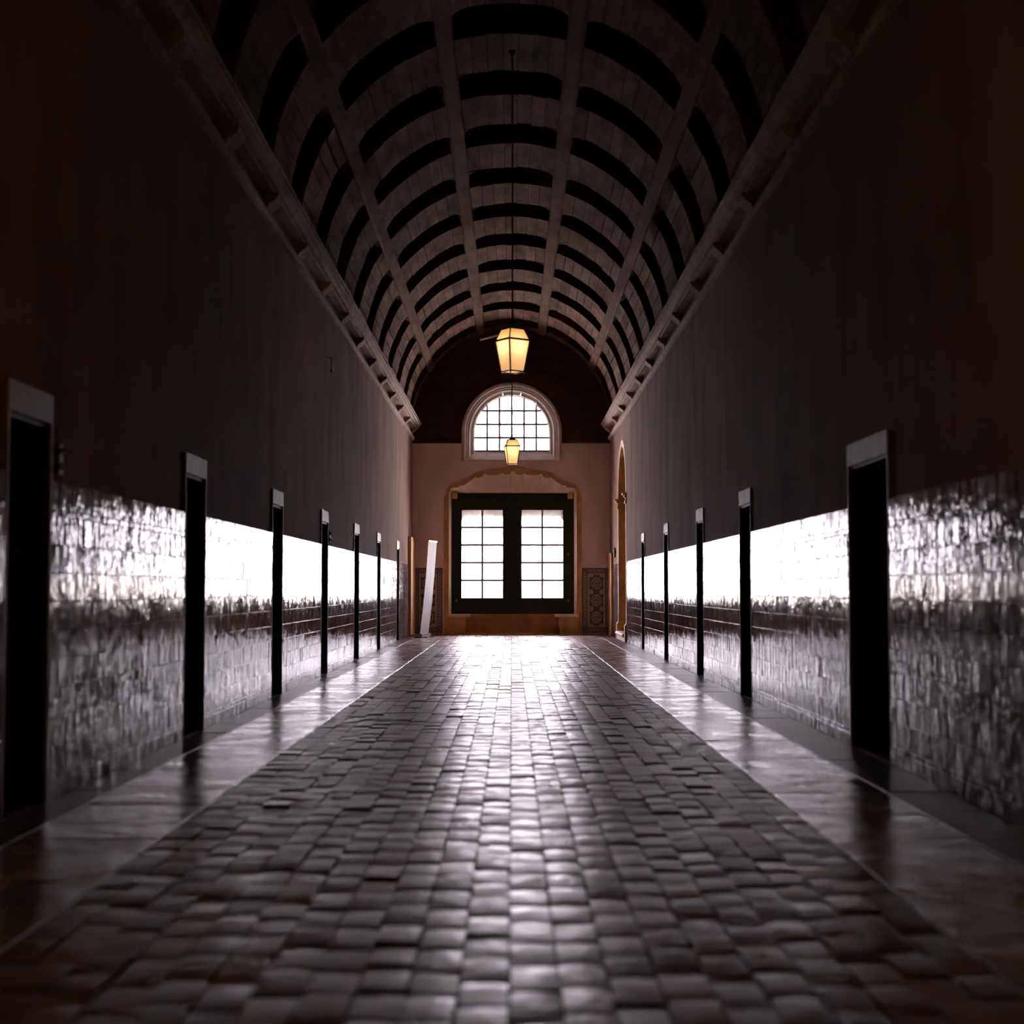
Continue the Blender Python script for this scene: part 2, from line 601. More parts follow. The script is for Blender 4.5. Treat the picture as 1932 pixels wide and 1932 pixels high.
def brick_block(sx, sy, sz, crown):
    vs, fs = [], []
    nx, ny = 2, 5
    for j in range(ny + 1):
        for i in range(nx + 1):
            u, v = 2 * i / nx - 1, 2 * j / ny - 1
            vs.append((u * sx / 2, v * sy / 2, -crown * (0.45 * u * u + v * v * v * v)))
    for j in range(ny):
        for i in range(nx):
            a = j * (nx + 1) + i
            fs.append((a, a + 1, a + nx + 2, a + nx + 1))
    rim = [(i, 0) for i in range(nx)] + [(nx, j) for j in range(ny)] + [(nx - i, ny) for i in range(nx)] + [(0, ny - j) for j in range(ny)]
    o = len(vs)
    for i, j in rim:
        p = vs[j * (nx + 1) + i]
        vs.append(p)
        vs.append((p[0], p[1], -sz))
    n = len(rim)
    for k in range(n):
        a, b = o + 2 * k, o + 2 * ((k + 1) % n)
        fs.append((a + 1, b + 1, b, a))
    return vs, fs


brick_meshes = []
for q in range(4):
    vs, fs = brick_block(BW - random.uniform(0.006, 0.011), BL - random.uniform(0.008, 0.016), 0.045, 0.0045)
    vs = [(x + random.uniform(-0.002, 0.002), y + random.uniform(-0.003, 0.003), zz) for x, y, zz in vs]
    brick_meshes.append((vs, fs))
cand = []
for c in range(NCOL):
    y = 2.0 + random.uniform(0, BL)
    while y < YE - 0.25:
        cand.append((c, y))
        y += BL + random.gauss(0, 0.004)
cand.sort(key=lambda t: t[1])
brick_data = []
for vs, fs in brick_meshes:
    t = MB()
    t.add(vs, fs)
    brick_data.append(t.mesh('brick', 'brick', smooth=True, fix=False))
joined = MB()
count = 0
for c, y in cand:
    X = BX0 + (c + 0.5) * BW
    inview = 3.85 < y and abs(X) < 0.345 * y + 0.1
    q = random.randrange(4)
    mx = Matrix.Translation((X + random.gauss(0, 0.0012), y, random.gauss(0, 0.003))) @ \
        Euler((random.gauss(0, 0.022), random.gauss(0, 0.012), random.gauss(0, 0.006))).to_matrix().to_4x4()
    if inview and count < 320:
        o = link('brick', brick_data[q], floor)
        o.matrix_local = mx
        count += 1
    else:
        joined.add(*brick_meshes[q], mx)
bs = joined.build('paving_bricks', 'brick', floor, smooth=True, fix=False)
bs['kind'] = 'stuff'


def slab_run(x0, x1, material, name, ln, ystart):
    y = ystart
    cache = []
    for q in range(3):
        L = ln * (0.85 + 0.2 * q)
        vs, fs = bevel_block(x1 - x0 - 0.008, L - 0.006, 0.05, 0.002)
        t = MB()
        t.add(vs, fs)
        cache.append((L, t.mesh(name, material, fix=False)))
    while y < YE - 0.1:
        L, me = random.choice(cache)
        if y + L > YE:
            break
        o = link(name, me, floor, ((x0 + x1) / 2, y + L / 2, random.gauss(0.002, 0.0015)),
                 (random.gauss(0, 0.0022), random.gauss(0, 0.002), 0))
        y += L


XLS, XRS = -2.37, 2.20
slab_run(XLS, BX0, 'slab', 'stone_slab', 0.95, 3.0)
slab_run(BX1, XRS, 'slab', 'stone_slab', 0.95, 3.2)
slab_run(XL + 0.015, XLS, 'border', 'border_slab', 0.8, 3.0)
slab_run(XRS, XR - 0.015, 'border', 'border_slab', 0.8, 3.1)

# ------------------------------------------------------------------ cornices
ZC = EYE
PER0 = 2.28


def cornice(n, X, sgn, label):
    prof_low = [(0, 3.93), (0.035, 3.95), (0.055, 3.99), (0.05, 4.03), (0.02, 4.05), (0, 4.05)]
    prof_up = [(0, 4.20), (0.11, 4.20), (0.115, 4.235), (0.15, 4.245), (0.17, 4.28), (0.205, 4.31), (0.21, 4.35), (0.235, 4.355),
               (0.235, 4.385), (0, 4.40)]
    mb = MB()
    for pr in (prof_low, prof_up):
        mb.sweep([[(X + sgn * p, y, ZC + h) for y in (Y_BACK, YE)] for p, h in pr])
    c = mb.build('trim_%d' % n, 'cornice')
    tag(c, label, 'cornice', kind='structure')
    y = YE - 0.75
    me = None
    while y > 8:
        if me is None:
            t = MB()
            pr = [(0, 4.03), (0.035, 4.05), (0.05, 4.09), (0.10, 4.13), (0.135, 4.17), (0.135, 4.21), (0, 4.21)]
            a = [(sgn * p * 1.15, -0.17, h) for p, h in pr]
            b = [(sgn * p * 1.15, 0.17, h) for p, h in pr]
            k = len(pr)
            t.add(a + b, [tuple(range(k)), tuple(range(k, 2 * k))] + [(i, (i + 1) % k, k + (i + 1) % k, k + i) for i in range(k)])
            me = t.mesh('console', 'cornice')
        link('console', me, c, (X, y, ZC))
        y -= PER0
    return c


cornice(1, XL, 1, 'moulded stone cornice with consoles along the top of the left wall')
cornice(2, XR, -1, 'moulded stone cornice with consoles along the top of the right wall')

# ------------------------------------------------------------------ barrel vault
ZS, R = 5.50, 2.62


def vp(r, ph, y):
    return (XC + r * math.sin(ph), y, ZS + r * math.cos(ph))


mb = MB()
NA = 36
mb.sweep([[vp(R + 0.42, -math.pi / 2 + math.pi * i / NA, y) for i in range(NA + 1)] for y in (Y_BACK, YE + 0.2)])
mb.sweep([[vp(R + 0.62, -math.pi / 2 + math.pi * i / NA, y) for i in range(NA + 1)] for y in (Y_BACK, YE + 0.2)])
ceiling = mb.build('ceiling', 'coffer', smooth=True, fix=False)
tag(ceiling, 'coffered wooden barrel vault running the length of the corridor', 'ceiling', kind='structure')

D = math.radians
RIB = [D(-90), D(-54), D(-18), D(18), D(54), D(90)]
RIBW = 0.115 / R                      # half width as an angle
PER, BAND = 2.28, 1.32
for ph in RIB[1:-1]:
    mb = MB()
    rows = []
    for y in (Y_BACK, YE - 0.12, YE - 0.02):
        tip = 0.03 if y < YE - 0.1 else 0.0
        rows.append([vp(R + 0.40, ph - RIBW, y), vp(R - 0.01, ph - RIBW, y), vp(R - 0.03, ph - RIBW * 0.7, y),
                     vp(R - 0.03, ph + RIBW * 0.7, y), vp(R - 0.01, ph + RIBW, y), vp(R + 0.40, ph + RIBW, y)])
    mb.sweep(rows, closed=True)
    mb.add(rows[-1], [(0, 1, 2, 3, 4, 5)])
    mb.build('longitudinal_rib', 'rib_wood', ceiling)
NP = 7
plank_me = {}
k = 0
while True:
    yn = YE - 0.60 - PER * k          # near edge of the planked band
    if yn < 4:
        break
    ln = BAND if k else 0.58
    yc = yn + ln / 2
    near = yn < 17.5
    # backing of the band and the rounded corners of the coffer beyond it
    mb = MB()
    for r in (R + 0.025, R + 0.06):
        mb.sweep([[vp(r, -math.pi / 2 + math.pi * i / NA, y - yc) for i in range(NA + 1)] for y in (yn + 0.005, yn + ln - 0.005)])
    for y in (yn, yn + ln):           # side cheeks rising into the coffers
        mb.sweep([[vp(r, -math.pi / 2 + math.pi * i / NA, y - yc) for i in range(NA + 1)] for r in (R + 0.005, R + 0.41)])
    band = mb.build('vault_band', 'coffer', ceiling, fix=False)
    band.location = (0, yc, 0)
    corner = MB()
    if k:
        rad = 0.30
        for s in range(5):
            for side in (0, 1):
                ph0 = RIB[s] + RIBW * 0.9 if side == 0 else RIB[s + 1] - RIBW * 0.9
                sg = 1 if side == 0 else -1
                yb = yn + ln
                pts = [(ph0, yb)]
                for i in range(7):
                    an = math.pi / 2 * i / 6
                    pts.append((ph0 + sg * (rad - rad * math.sin(an)) / R, yb + 0.24 - 0.24 * math.cos(an)))
                # pts[1] = far along the rib is (ph0 + rad, yb): order gives the concave corner
                for r in (R + 0.0, R + 0.05):
                    vs = [vp(r, p, y - yc) for p, y in pts]
                    corner.add(vs, [(0, i, i + 1) for i in range(1, len(vs) - 1)])
        corner.build('corner_spandrel', 'rib_wood', band, fix=False)
    jn = MB()
    for s in range(5):
        a0, a1 = RIB[s] + RIBW, RIB[s + 1] - RIBW
        for p in range(NP):
            key = (s, p, k == 0)
            b0 = a0 + (a1 - a0) * p / NP + 0.0018
            b1 = a0 + (a1 - a0) * (p + 1) / NP - 0.0018
            if key not in plank_me:
                t = MB()
                bm_ = (b0 + b1) / 2
                e = 0.006 / R
                prof = [(R + 0.03, b0), (R + 0.004, b0), (R, b0 + e), (R, bm_), (R, b1 - e), (R + 0.004, b1), (R + 0.03, b1)]
                rows = [[vp(r, ph, y) for r, ph in prof] for y in (-ln / 2, ln / 2)]
                t.sweep(rows)
                for rw in rows:
                    t.add(rw, [tuple(range(7))])
                plank_me[key] = (t.mesh('plank', 'vault_wood'), t)
            me, t = plank_me[key]
            rr = random.gauss(0, 0.005)
            bm_ = (b0 + b1) / 2
            off = (rr * math.sin(bm_), random.gauss(0, 0.006), rr * math.cos(bm_))
            if near:
                jn.add(t.v, t.f, Matrix.Translation(off))
            else:
                link('plank', me, band, off)
    if near:
        o = jn.build('vault_planks', 'vault_wood', band, fix=False)
        o['kind'] = 'stuff'
    k += 1

# ------------------------------------------------------------------ end wall
K = YE / F_PX
LC = P(965.5, 815.6, YE)                 # centre of the lunette
LR_OUT, LR_HOLE, LR_GLASS = 94 * K, 92 * K, 71.5 * K
LZ0 = P(966, 870, YE).z                  # bottom of the architrave
OX0, OX1 = P(847, 1000, YE).x, P(1088, 1000, YE).x
OZT = P(966, 929, YE).z                  # springing of the shell hood
hood_px = [(849, 928), (850.5, 922.5), (855, 920.5), (862, 920.3), (866, 919.5), (867, 916), (871, 916.6), (875, 916), (884, 910), (892, 904),
           (898, 900), (900, 902.4), (903, 902.6), (905, 900.2), (908, 901), (910.5, 899), (914, 893.8), (920, 896), (928.5, 897), (937, 896.6),
           (941.6, 896), (946.7, 893), (950, 895.4), (955, 896.2), (960, 895), (963, 893), (964.3, 889.8)]
hood_px = hood_px + [(2 * 967.5 - x, y) for x, y in reversed(hood_px)]
hood_front = [(P(x, y, YE).x, P(x, y, YE).z) for x, y in hood_px]
door_loop = [(OX0, 0.0), (OX1, 0.0)] + [(OX1, hood_front[-1][1])] + list(reversed(hood_front)) + [(OX0, hood_front[0][1])]
lun_loop = [(LC.x - LR_HOLE, LZ0 + 0.02), (LC.x + LR_HOLE, LZ0 + 0.02)] + arc(LC.x, LC.z, LR_HOLE, 0, math.pi, 28)
XZ = lambda a, b, t: (a, t, b)
EW0, EW1 = XL - 0.3, XR + 0.3
wall_end = prism(rect(EW0, EW1, -0.1, 8.9), [door_loop, lun_loop], XZ, YE, YE + 0.22, 'wall_end', 'end_plaster')
tag(wall_end, 'pinkish plaster end wall around the two bright windows', 'wall', kind='structure')
# outer leaf of the wall with the outside openings
ox0, ox1 = P(860, 1000, YE + 0.37).x, P(1073, 1000, YE + 0.37).x
oz0, oz1 = P(966, 1150, YE + 0.37).z, P(966, 974, YE + 0.37).z
ol = [(LC.x - LR_GLASS * 1.06, P(966, 856, YE + 0.37).z), (LC.x + LR_GLASS * 1.06, P(966, 856, YE + 0.37).z)] + \
    arc(LC.x, LC.z + 0.06, LR_GLASS * 1.06, 0, math.pi, 28)
s1, s2, s3 = 6 * K, 12 * K, 17 * K
outer_loop = [(ox0, oz0), (ox1, oz0), (ox1, oz1 - 0.30), (ox1 - s1, oz1 - 0.22), (ox1 - s1, oz1 - 0.15), (ox1 - s2, oz1 - 0.11), (ox1 - s3, oz1),
              (ox0 + s3, oz1), (ox0 + s2, oz1 - 0.11), (ox0 + s1, oz1 - 0.15), (ox0 + s1, oz1 - 0.22), (ox0, oz1 - 0.30)]
prism(rect(EW0, EW1, -0.1, 8.9), [outer_loop, ol], XZ, YE + 0.34, YE + 0.40, 'outer_leaf', 'out_stone', wall_end)

# stone surround of the big window
out_px = [(838, 1160), (838, 940), (842, 932), (842, 923), (850, 914), (862, 911), (876, 906), (890, 898), (900, 892), (913, 888.5),
          (930, 886), (946, 885), (957, 880.5), (967.5, 878.5)]
out_px = out_px + [(2 * 967.5 - x, y) for x, y in reversed(out_px[:-1])]
out_l = [(P(x, y, YE).x, P(x, y, YE).z) for x, y in out_px]
sur_hole = [(OX0 + 0.002, 0.0), (OX0 + 0.002, hood_front[0][1])] + hood_front + [(OX1 - 0.002, hood_front[-1][1]), (OX1 - 0.002, 0.0)]
zb = out_l[0][1]
ring = out_l[:] + [(out_l[-1][0], 0.0), (OX1 - 0.002, 0.0)] + sur_hole[::-1][1:-1] + [(OX0 + 0.002, 0.0), (out_l[0][0], 0.0)]
surround = prism(ring, [], XZ, YE - 0.045, YE - 0.001, 'trim_3', 'ochre')
tag(surround, 'ochre stone surround with scalloped top around the large window', 'window surround', kind='structure')
# splayed reveal and shell hood, stone by stone
FY = YE + 0.20                             # plane of the window frame
FX0, FX1 = P(852, 1000, FY).x, P(1082.5, 1000, FY).x
FZ0, FZ1 = P(966, 1158.5, FY).z, P(966, 930.5, FY).z
for xa, xb, nm in ((OX0, FX0, -1), (OX1, FX1, 1)):
    cuts = [0.02, 0.9, 1.75, 2.6, hood_front[0][1]]
    for za, zc in zip(cuts[:-1], cuts[1:]):
        mb = MB()
        back = 0.14 * nm
        vs = [(xa, YE - 0.02, za), (xa, YE - 0.02, zc - 0.004), (xb, FY, za), (xb, FY, zc - 0.004),
              (xa + back, YE - 0.001, za), (xa + back, YE - 0.001, zc - 0.004), (xb + back, FY, za), (xb + back, FY, zc - 0.004)]
        mb.add(vs, [(0, 1, 3, 2), (4, 6, 7, 5), (0, 4, 5, 1), (2, 3, 7, 6), (1, 5, 7, 3), (0, 2, 6, 4)])
        mb.build('reveal_stone', 'shell_stone', surround)
x_l, x_r = hood_front[0][0], hood_front[-1][0]
groups = [(0, 10), (10, 13), (13, 16), (16, 21), (21, 32), (32, 37), (37, 40), (40, 43), (43, 53)]
for i0, i1 in groups:
    mb = MB()
    front, mid, backr = [], [], []
    for i in range(i0, i1 + 1):
        x, zz = hood_front[i]
        t = (x - x_l) / (x_r - x_l)
        xr = FX0 + (FX1 - FX0) * t
        inset = 0.012 * math.sin(math.pi * (i - i0) / (i1 - i0))
        front.append((x, YE - 0.03, zz))
        mid.append(((x * 0.6 + xr * 0.4), YE + 0.07, zz * 0.62 + FZ1 * 0.38 - 0.01 + inset * 2))
        backr.append((xr, FY + 0.02, FZ1 - 0.002))
    topf = [(x, YE + 0.0, zz + 0.02) for x, _, zz in front]
    topb = [(x, FY + 0.02, max(FZ1 + 0.06, zz + 0.05)) for (x, _, zz) in front]
    mb.sweep([front, mid, backr])
    mb.sweep([front, topf, topb, backr])
    mb.build('hood_stone', 'shell_stone', surround)
# corner brackets of the frame head
for xa, xb in ((853, 863), (1071, 1081)):
    a, b = P(xa, 941, FY - 0.08), P(xb, 930, FY - 0.08)
    mb = MB()
    mb.box(a.x, b.x, FY - 0.10, FY - 0.002, a.z, b.z)
    mb.build('corner_bracket', 'ochre', surround)
# parapet under the window and low step
mb = MB()
mb.box(OX0, OX1, FY - 0.01, YE + 0.34, -0.05, FZ0 + 0.003)
mb.build('parapet', 'parapet', surround)
mb = MB()
mb.box(P(880, 1100, YE).x, P(1050, 1100, YE).x, YE - 0.02, FY - 0.01, -0.02, 0.045)
mb.build('foot_step', 'ochre', surround)

# window seats
for xa, xb, side, lab in ((845, 887, 1, 'left'), (1046, 1091, -1, 'right')):
    x0, x1 = P(xa, 1100, YE).x, P(xb, 1100, YE).x
    s = empty('stone_window_seat', ((x0 + x1) / 2, YE, 0))
    tag(s, 'ochre stone window seat under the %s side of the large window' % lab, 'seat', 'window seats in the embrasure')
    hw = (x1 - x0) / 2
    inner = hw if side > 0 else -hw
    pr = [(-side * (hw - 0.0), 0.0), (side * (hw - 0.14), 0.0), (side * (hw - 0.14), 0.08), (side * (hw - 0.11), 0.28), (side * (hw - 0.12), 0.42),
          (side * (hw - 0.05), 0.465), (-side * hw, 0.465)]
    o = prism(pr, [], lambda a, b, t: (a, t, b), -0.16, 0.18, 'pedestal', 'ochre', s)
    pr = [(-side * hw, 0.465), (side * (hw - 0.02), 0.465), (side * hw, 0.485), (side * hw, 0.52), (side * (hw - 0.015), 0.535), (-side * hw, 0.535)]
    prism(pr, [], lambda a, b, t: (a, t, b), -0.20, 0.18, 'seat_slab', 'white_stone', s)
    mb = MB()
    mb.box(*sorted((side * (hw - 0.30), side * (hw - 0.17))), -0.172, -0.16, 0.0, 0.44)
    mb.build('pedestal_panel', 'ochre', s)

# ---------------- large window
win = empty('window_1', ((FX0 + FX1) / 2, FY, FZ0))
tag(win, 'large dark green double window with ten panes in each leaf', 'window', kind='structure')
W0 = Vector(win.location)


def loc_rect(x0, x1, y0, y1, Y):
    a, b = P(x0, y1, Y), P(x1, y0, Y)
    return a.x - W0.x, b.x - W0.x, a.z - W0.z, b.z - W0.z


fx0, fx1, fz0, fz1 = FX0 - W0.x, FX1 - W0.x, 0.0, FZ1 - W0.z
holes = []
sash_px = [(867, 951.5, 957, 1133), (981.5, 1066, 957, 1133)]
pane_px = [(871, 948.5, 962, 1128), (984.5, 1062, 962, 1128)]
for s_ in sash_px:
    a, b, c, d_ = loc_rect(*s_, FY)
    holes.append(rect(a, b, c, d_))
prism(rect(fx0, fx1, fz0, fz1), holes, XZ, 0.0, 0.10, 'frame', 'green_wood', win)
mb = MB()
cx = loc_rect(966, 967.5, 930, 1158, FY)[0]
mb.box(cx - 0.05, cx + 0.05, -0.03, 0.0, fz0 + 0.02, fz1 - 0.02)
mb.build('meeting_stile', 'green_wood', win)
for z0 in (0.06, fz1 - 0.14):
    mb = MB()
    mb.box(fx0 + 0.02, fx1 - 0.02, -0.012, 0.0, z0, z0 + 0.08)
    mb.build('rail_moulding', 'green_wood', win)
for (sp, pp) in zip(sash_px, pane_px):
    a, b, c, d_ = loc_rect(*sp, FY)
    e, f_, g, h_ = loc_rect(*pp, FY)
    sash = prism(rect(a, b, c, d_), [rect(e, f_, g, h_)], XZ, 0.02, 0.08, 'sash', 'green_wood', win)
    zs = [g + (h_ - g) * i / 5 for i in range(6)]
    xs = [e, (e + f_) / 2, f_]
    for i in range(5):
        for j in range(2):
            mb = MB()
            mb.box(xs[j] + 0.001, xs[j + 1] - 0.001, 0.055, 0.059, zs[i] + 0.001, zs[i + 1] - 0.001)
            mb.build('pane', 'glass', sash)
    for i in range(1, 5):
        mb = MB()
        mb.box(e, f_, 0.046, 0.066, zs[i] - 0.028, zs[i] + 0.028)
        mb.build('glazing_bar', 'bar', sash)
    mb = MB()
    mb.box(xs[1] - 0.028, xs[1] + 0.028, 0.045, 0.067, g, h_)
    mb.build('glazing_bar', 'bar', sash)
for x_, y_ in ((861, 1133), (1072, 1133), (1072, 1046)):
    a = P(x_, y_, FY)
    mb = MB()
    mb.box(a.x - W0.x - 0.03, a.x - W0.x + 0.03, -0.02, 0.0, a.z - W0.z - 0.035, a.z - W0.z + 0.035)
    mb.build('bolt_plate', 'steel', win)

# ---------------- lunette window
lun = empty('window_2', (LC.x, YE, LC.z))
tag(lun, 'round-headed small window above with moulded pale stone frame', 'window', kind='structure')
GY = 0.20
prof = [(94.5, 0.0), (94.5, -0.05), (91, -0.065), (88.5, -0.05), (87, -0.01), (84, 0.0), (83, 0.05), (80.5, 0.04), (79, 0.08), (77.5, 0.13), (72.5, 0.15),
        (71.5, GY)]
zdown = LZ0 - LC.z


def ringpt(r, a):
    return (r * K * math.cos(a), r * K * math.sin(a))


segs = [[(0, None), (1, None)]]
path = []
NV = 40
stones = [(-1, 0.0)] + [(i / 7, (i + 1) / 7) for i in range(7)] + [(2, 0.0)]
for st in stones:
    rows = []
    if st[0] == -1:
        for q in (zdown, -0.004):
            rows.append([(r * K, y, q) for r, y in prof])
    elif st[0] == 2:
        for q in (zdown, -0.004):
            rows.append([(-r * K, y, q) for r, y in prof])
    else:
        a0, a1 = st[0] * math.pi + 0.002, st[1] * math.pi - 0.002
        for i in range(7):
            a = a0 + (a1 - a0) * i / 6
            rows.append([(r * K * math.cos(a), y, r * K * math.sin(a)) for r, y in prof])
    rows = [rw + [(rw[-1][0] * 1.28, GY, rw[-1][2] if st[0] in (-1, 2) else rw[-1][2] * 1.28)] for rw in rows]
    mb = MB()
    mb.sweep(rows, closed=False)
    mb.build('voussoir' if 0 <= st[0] < 1.5 else 'jamb_stone', 'white_stone', lun)
# sloping sill
gz0 = P(966, 850.5, YE + GY).z - LC.z
mb = MB()
hw = 86 * K
mb.add([(-hw, -0.03, zdown - 0.005), (hw, -0.03, zdown - 0.005), (hw, -0.03, zdown + 0.03), (-hw, -0.03, zdown + 0.03), (-hw, GY + 0.03, gz0 - 0.002),
        (hw, GY + 0.03, gz0 - 0.002), (hw, GY + 0.03, zdown - 0.005), (-hw, GY + 0.03, zdown - 0.005)],
       [(0, 1, 2, 3), (3, 2, 5, 4), (4, 5, 6, 7), (0, 7, 6, 1), (0, 3, 4, 7), (1, 6, 5, 2)])
mb.build('sill', 'white_stone', lun)
gr = LR_GLASS
fr_loop = [(-gr * 1.03, gz0 - 0.02), (gr * 1.03, gz0 - 0.02)] + arc(0, 0, gr * 1.03, 0, math.pi, 28)
in_loop = [(-gr * 0.985, gz0 + 0.02), (gr * 0.985, gz0 + 0.02)] + arc(0, 0, gr * 0.985, 0, math.pi, 28)
prism(fr_loop, [in_loop], XZ, GY + 0.002, GY + 0.05, 'frame', 'bar', lun)
vx = [-46.6 * K, -23.3 * K, 0.0, 23.3 * K, 46.6 * K]
hz = [(815.6 - 773) * K, (815.6 - 798.7) * K - 0.001, (815.6 - 824.4) * K]
rg = gr * 0.985
for x in vx:
    mb = MB()
    mb.box(x - 0.027, x + 0.027, GY + 0.015, GY + 0.035, gz0 + 0.02, math.sqrt(rg * rg - x * x))
    mb.build('glazing_bar', 'bar', lun)
for zz in hz:
    w_ = math.sqrt(rg * rg - zz * zz) if zz > 0 else rg
    mb = MB()
    mb.box(-w_, w_, GY + 0.014, GY + 0.036, zz - 0.027, zz + 0.027)
    mb.build('glazing_bar', 'bar', lun)
xs = [-rg] + vx + [rg]
zs = [gz0 + 0.02] + sorted(hz) + [rg]
for i in range(6):
    for j in range(4):
        x0, x1, z0, z1 = xs[i] + 0.002, xs[i + 1] - 0.002, zs[j] + 0.002, zs[j + 1] - 0.002
        lim = lambda x: math.sqrt(max(0, rg * rg - x * x)) if True else 0
        top = []
        for t in range(7):
            x = x1 + (x0 - x1) * t / 6
            top.append((x, min(z1, lim(x)) if z1 > 0 else z1))
        top = [(x, max(zz, z0)) for x, zz in top]
        if max(zz for _, zz in top) - z0 < 0.02:
            continue
        lp = [(x0, z0), (x1, z0)] + top
        cl = []
        for p_ in lp:
            if not cl or (abs(p_[0] - cl[-1][0]) + abs(p_[1] - cl[-1][1])) > 1e-4:
                cl.append(p_)
        if abs(cl[0][0] - cl[-1][0]) + abs(cl[0][1] - cl[-1][1]) < 1e-4:
            cl.pop()
        mb = MB()
        k_ = len(cl)
        mb.add([(a, GY + 0.024, b) for a, b in cl] + [(a, GY + 0.028, b) for a, b in cl],
               [tuple(range(k_)), tuple(range(k_, 2 * k_))] + [(q, (q + 1) % k_, k_ + (q + 1) % k_, k_ + q) for q in range(k_)])
        mb.build('pane', 'glass', lun)

# ---------------- dark panelled tympanum
ty0 = P(966, 836.5, YE).z
TR = R + 0.10
tz = math.asin((ty0 - ZS) / TR) if ty0 < ZS else 0
tym_outer = [(XL + 0.005, ty0), (XR - 0.005, ty0), (XR - 0.005, ZS)] + arc(XC, ZS, TR, 0.12, math.pi - 0.12, 40) + [(XL + 0.005, ZS)]
th = LR_OUT + 0.012
tym_hole = arc(LC.x, LC.z, th, 0, math.pi, 32)
# opening reaches down to the lower edge of the panelling
ring = [(XL + 0.005, ty0), (LC.x - th, ty0)] + list(reversed(tym_hole)) + [(LC.x + th, ty0)] + tym_outer[1:]
tym = prism(ring, [], XZ, YE - 0.03, YE - 0.001, 'trim_4', 'tympanum')
tag(tym, 'dark wooden panelling filling the vault end around the upper window', 'panelling', kind='structure')


def arc_mould(r0, r1, y0, y1, nm):
    zc0 = ty0 + 0.30
    a0 = -math.asin(min(0.99, (LC.z - ty0 - 0.13) / r1)) if LC.z > ty0 + 0.13 else 0
    rows = []
    for i in range(41):
        a = a0 + (math.pi - 2 * a0) * i / 40
        c, s_ = math.cos(a), math.sin(a)
        rows.append([(LC.x + r * c, y, LC.z + r * s_) for r, y in ((r0, y1), (r0, y0), (r1, y0), (r1, y1))])
    mb = MB()
    mb.sweep(rows, closed=True)
    mb.build(nm, 'tympanum', tym)


arc_mould(128 * K, 133 * K, YE - 0.06, YE - 0.029, 'arch_moulding')
arc_mould(101 * K, 106 * K, YE - 0.07, YE - 0.029, 'arch_moulding')
for za, zb, p_ in ((ty0, ty0 + 0.10, 0.075), (ty0 + 0.40, ty0 + 0.45, 0.055)):
    for xa, xb in ((XL + 0.005, LC.x - (th if za == ty0 else 132 * K)), (LC.x + (th if za == ty0 else 132 * K), XR - 0.005)):
        mb = MB()
        mb.box(xa, xb, YE - p_, YE - 0.029, za, zb)
        mb.build('rail_moulding', 'tympanum', tym)

# ---------------- blue tile panels either side of the window
def tile_mesh(w, h, m, nm):
    vs, fs = bevel_block(w - 0.004, h - 0.004, 0.012, 0.002)
    t = MB()
    t.add(vs, fs, Matrix(((1, 0, 0, 0), (0, 0, -1, 0), (0, 1, 0, 0), (0, 0, 0, 1))))
    return t.mesh(nm, m, fix=True)


for xa, xb, lab in ((780, 835, 'left'), (1098.5, 1152, 'right')):
    a, b = P(xa, 1194, YE), P(xb, 1071.5, YE)
    x0, x1, z0, z1 = a.x, b.x, a.z, b.z
    mb = MB()
    mb.box(x0 - 0.004, x1 + 0.004, YE - 0.006, YE - 0.0005, z0 - 0.004, z1 + 0.004)
    pan = mb.build('patterned_tile_panel', 'grout', wall_end)
    pan['label'] = 'blue ring-bordered tile panel %s of the large window' % lab
    bw = 0.150
    ring_m = tile_mesh(bw, bw, 'az_ring', 'ring_tile')
    cor_m = tile_mesh(bw, bw, 'az_corner', 'corner_tile')
    nz_ = round((z1 - z0 - 2 * bw) / bw)
    sz = (z1 - z0 - 2 * bw) / nz_
    for xx in (x0 + bw / 2, x1 - bw / 2):
        for i in range(nz_):
            o = link('ring_tile', ring_m, pan, (xx, YE - 0.013, z0 + bw + (i + 0.5) * sz))
            o.scale = (1, 1, sz / bw)
        for zz in (z0 + bw / 2, z1 - bw / 2):
            link('corner_tile', cor_m, pan, (xx, YE - 0.013, zz))
    nx_ = round((x1 - x0 - 2 * bw) / bw)
    sx = (x1 - x0 - 2 * bw) / nx_
    for zz in (z0 + bw / 2, z1 - bw / 2):
        for i in range(nx_):
            o = link('ring_tile', ring_m, pan, (x0 + bw + (i + 0.5) * sx, YE - 0.013, zz), (0, math.pi / 2, 0))
            o.scale = (1, 1, sx / bw)
    yw = 0.034
    ix0, ix1, iz0, iz1 = x0 + bw, x1 - bw, z0 + bw, z1 - bw
    for q in ((ix0, ix0 + yw, iz0, iz1), (ix1 - yw, ix1, iz0, iz1), (ix0 + yw, ix1 - yw, iz0, iz0 + yw), (ix0 + yw, ix1 - yw, iz1 - yw, iz1)):
        mb = MB()
        mb.box(q[0] + 0.001, q[1] - 0.001, YE - 0.014, YE - 0.004, q[2] + 0.001, q[3] - 0.001)
        mb.build('ochre_strip', 'az_yellow', pan)
    cx0, cx1, cz0, cz1 = ix0 + yw, ix1 - yw, iz0 + yw, iz1 - yw
    cw = (cx1 - cx0) / 2
    nr = 2 * round((cz1 - cz0) / cw / 2)
    ch = (cz1 - cz0) / nr
    rose = tile_mesh(cw, ch, 'az_rose', 'medallion_tile')
    for i in range(nr):
        for j in range(2):
            o = link('medallion_tile', rose, pan, (cx0 + (j + 0.5) * cw, YE - 0.013, cz0 + (i + 0.5) * ch))
            # the medallion centre is the shared corner of each block of four tiles
            o.scale = (1 if j == 1 else -1, 1, 1 if i % 2 == 1 else -1)
    mb = MB()
    mb.box(x0, x1, YE - 0.02, YE - 0.001, -0.01, z0 - 0.006)
    mb.build('skirting_stone', 'ochre', wall_end)

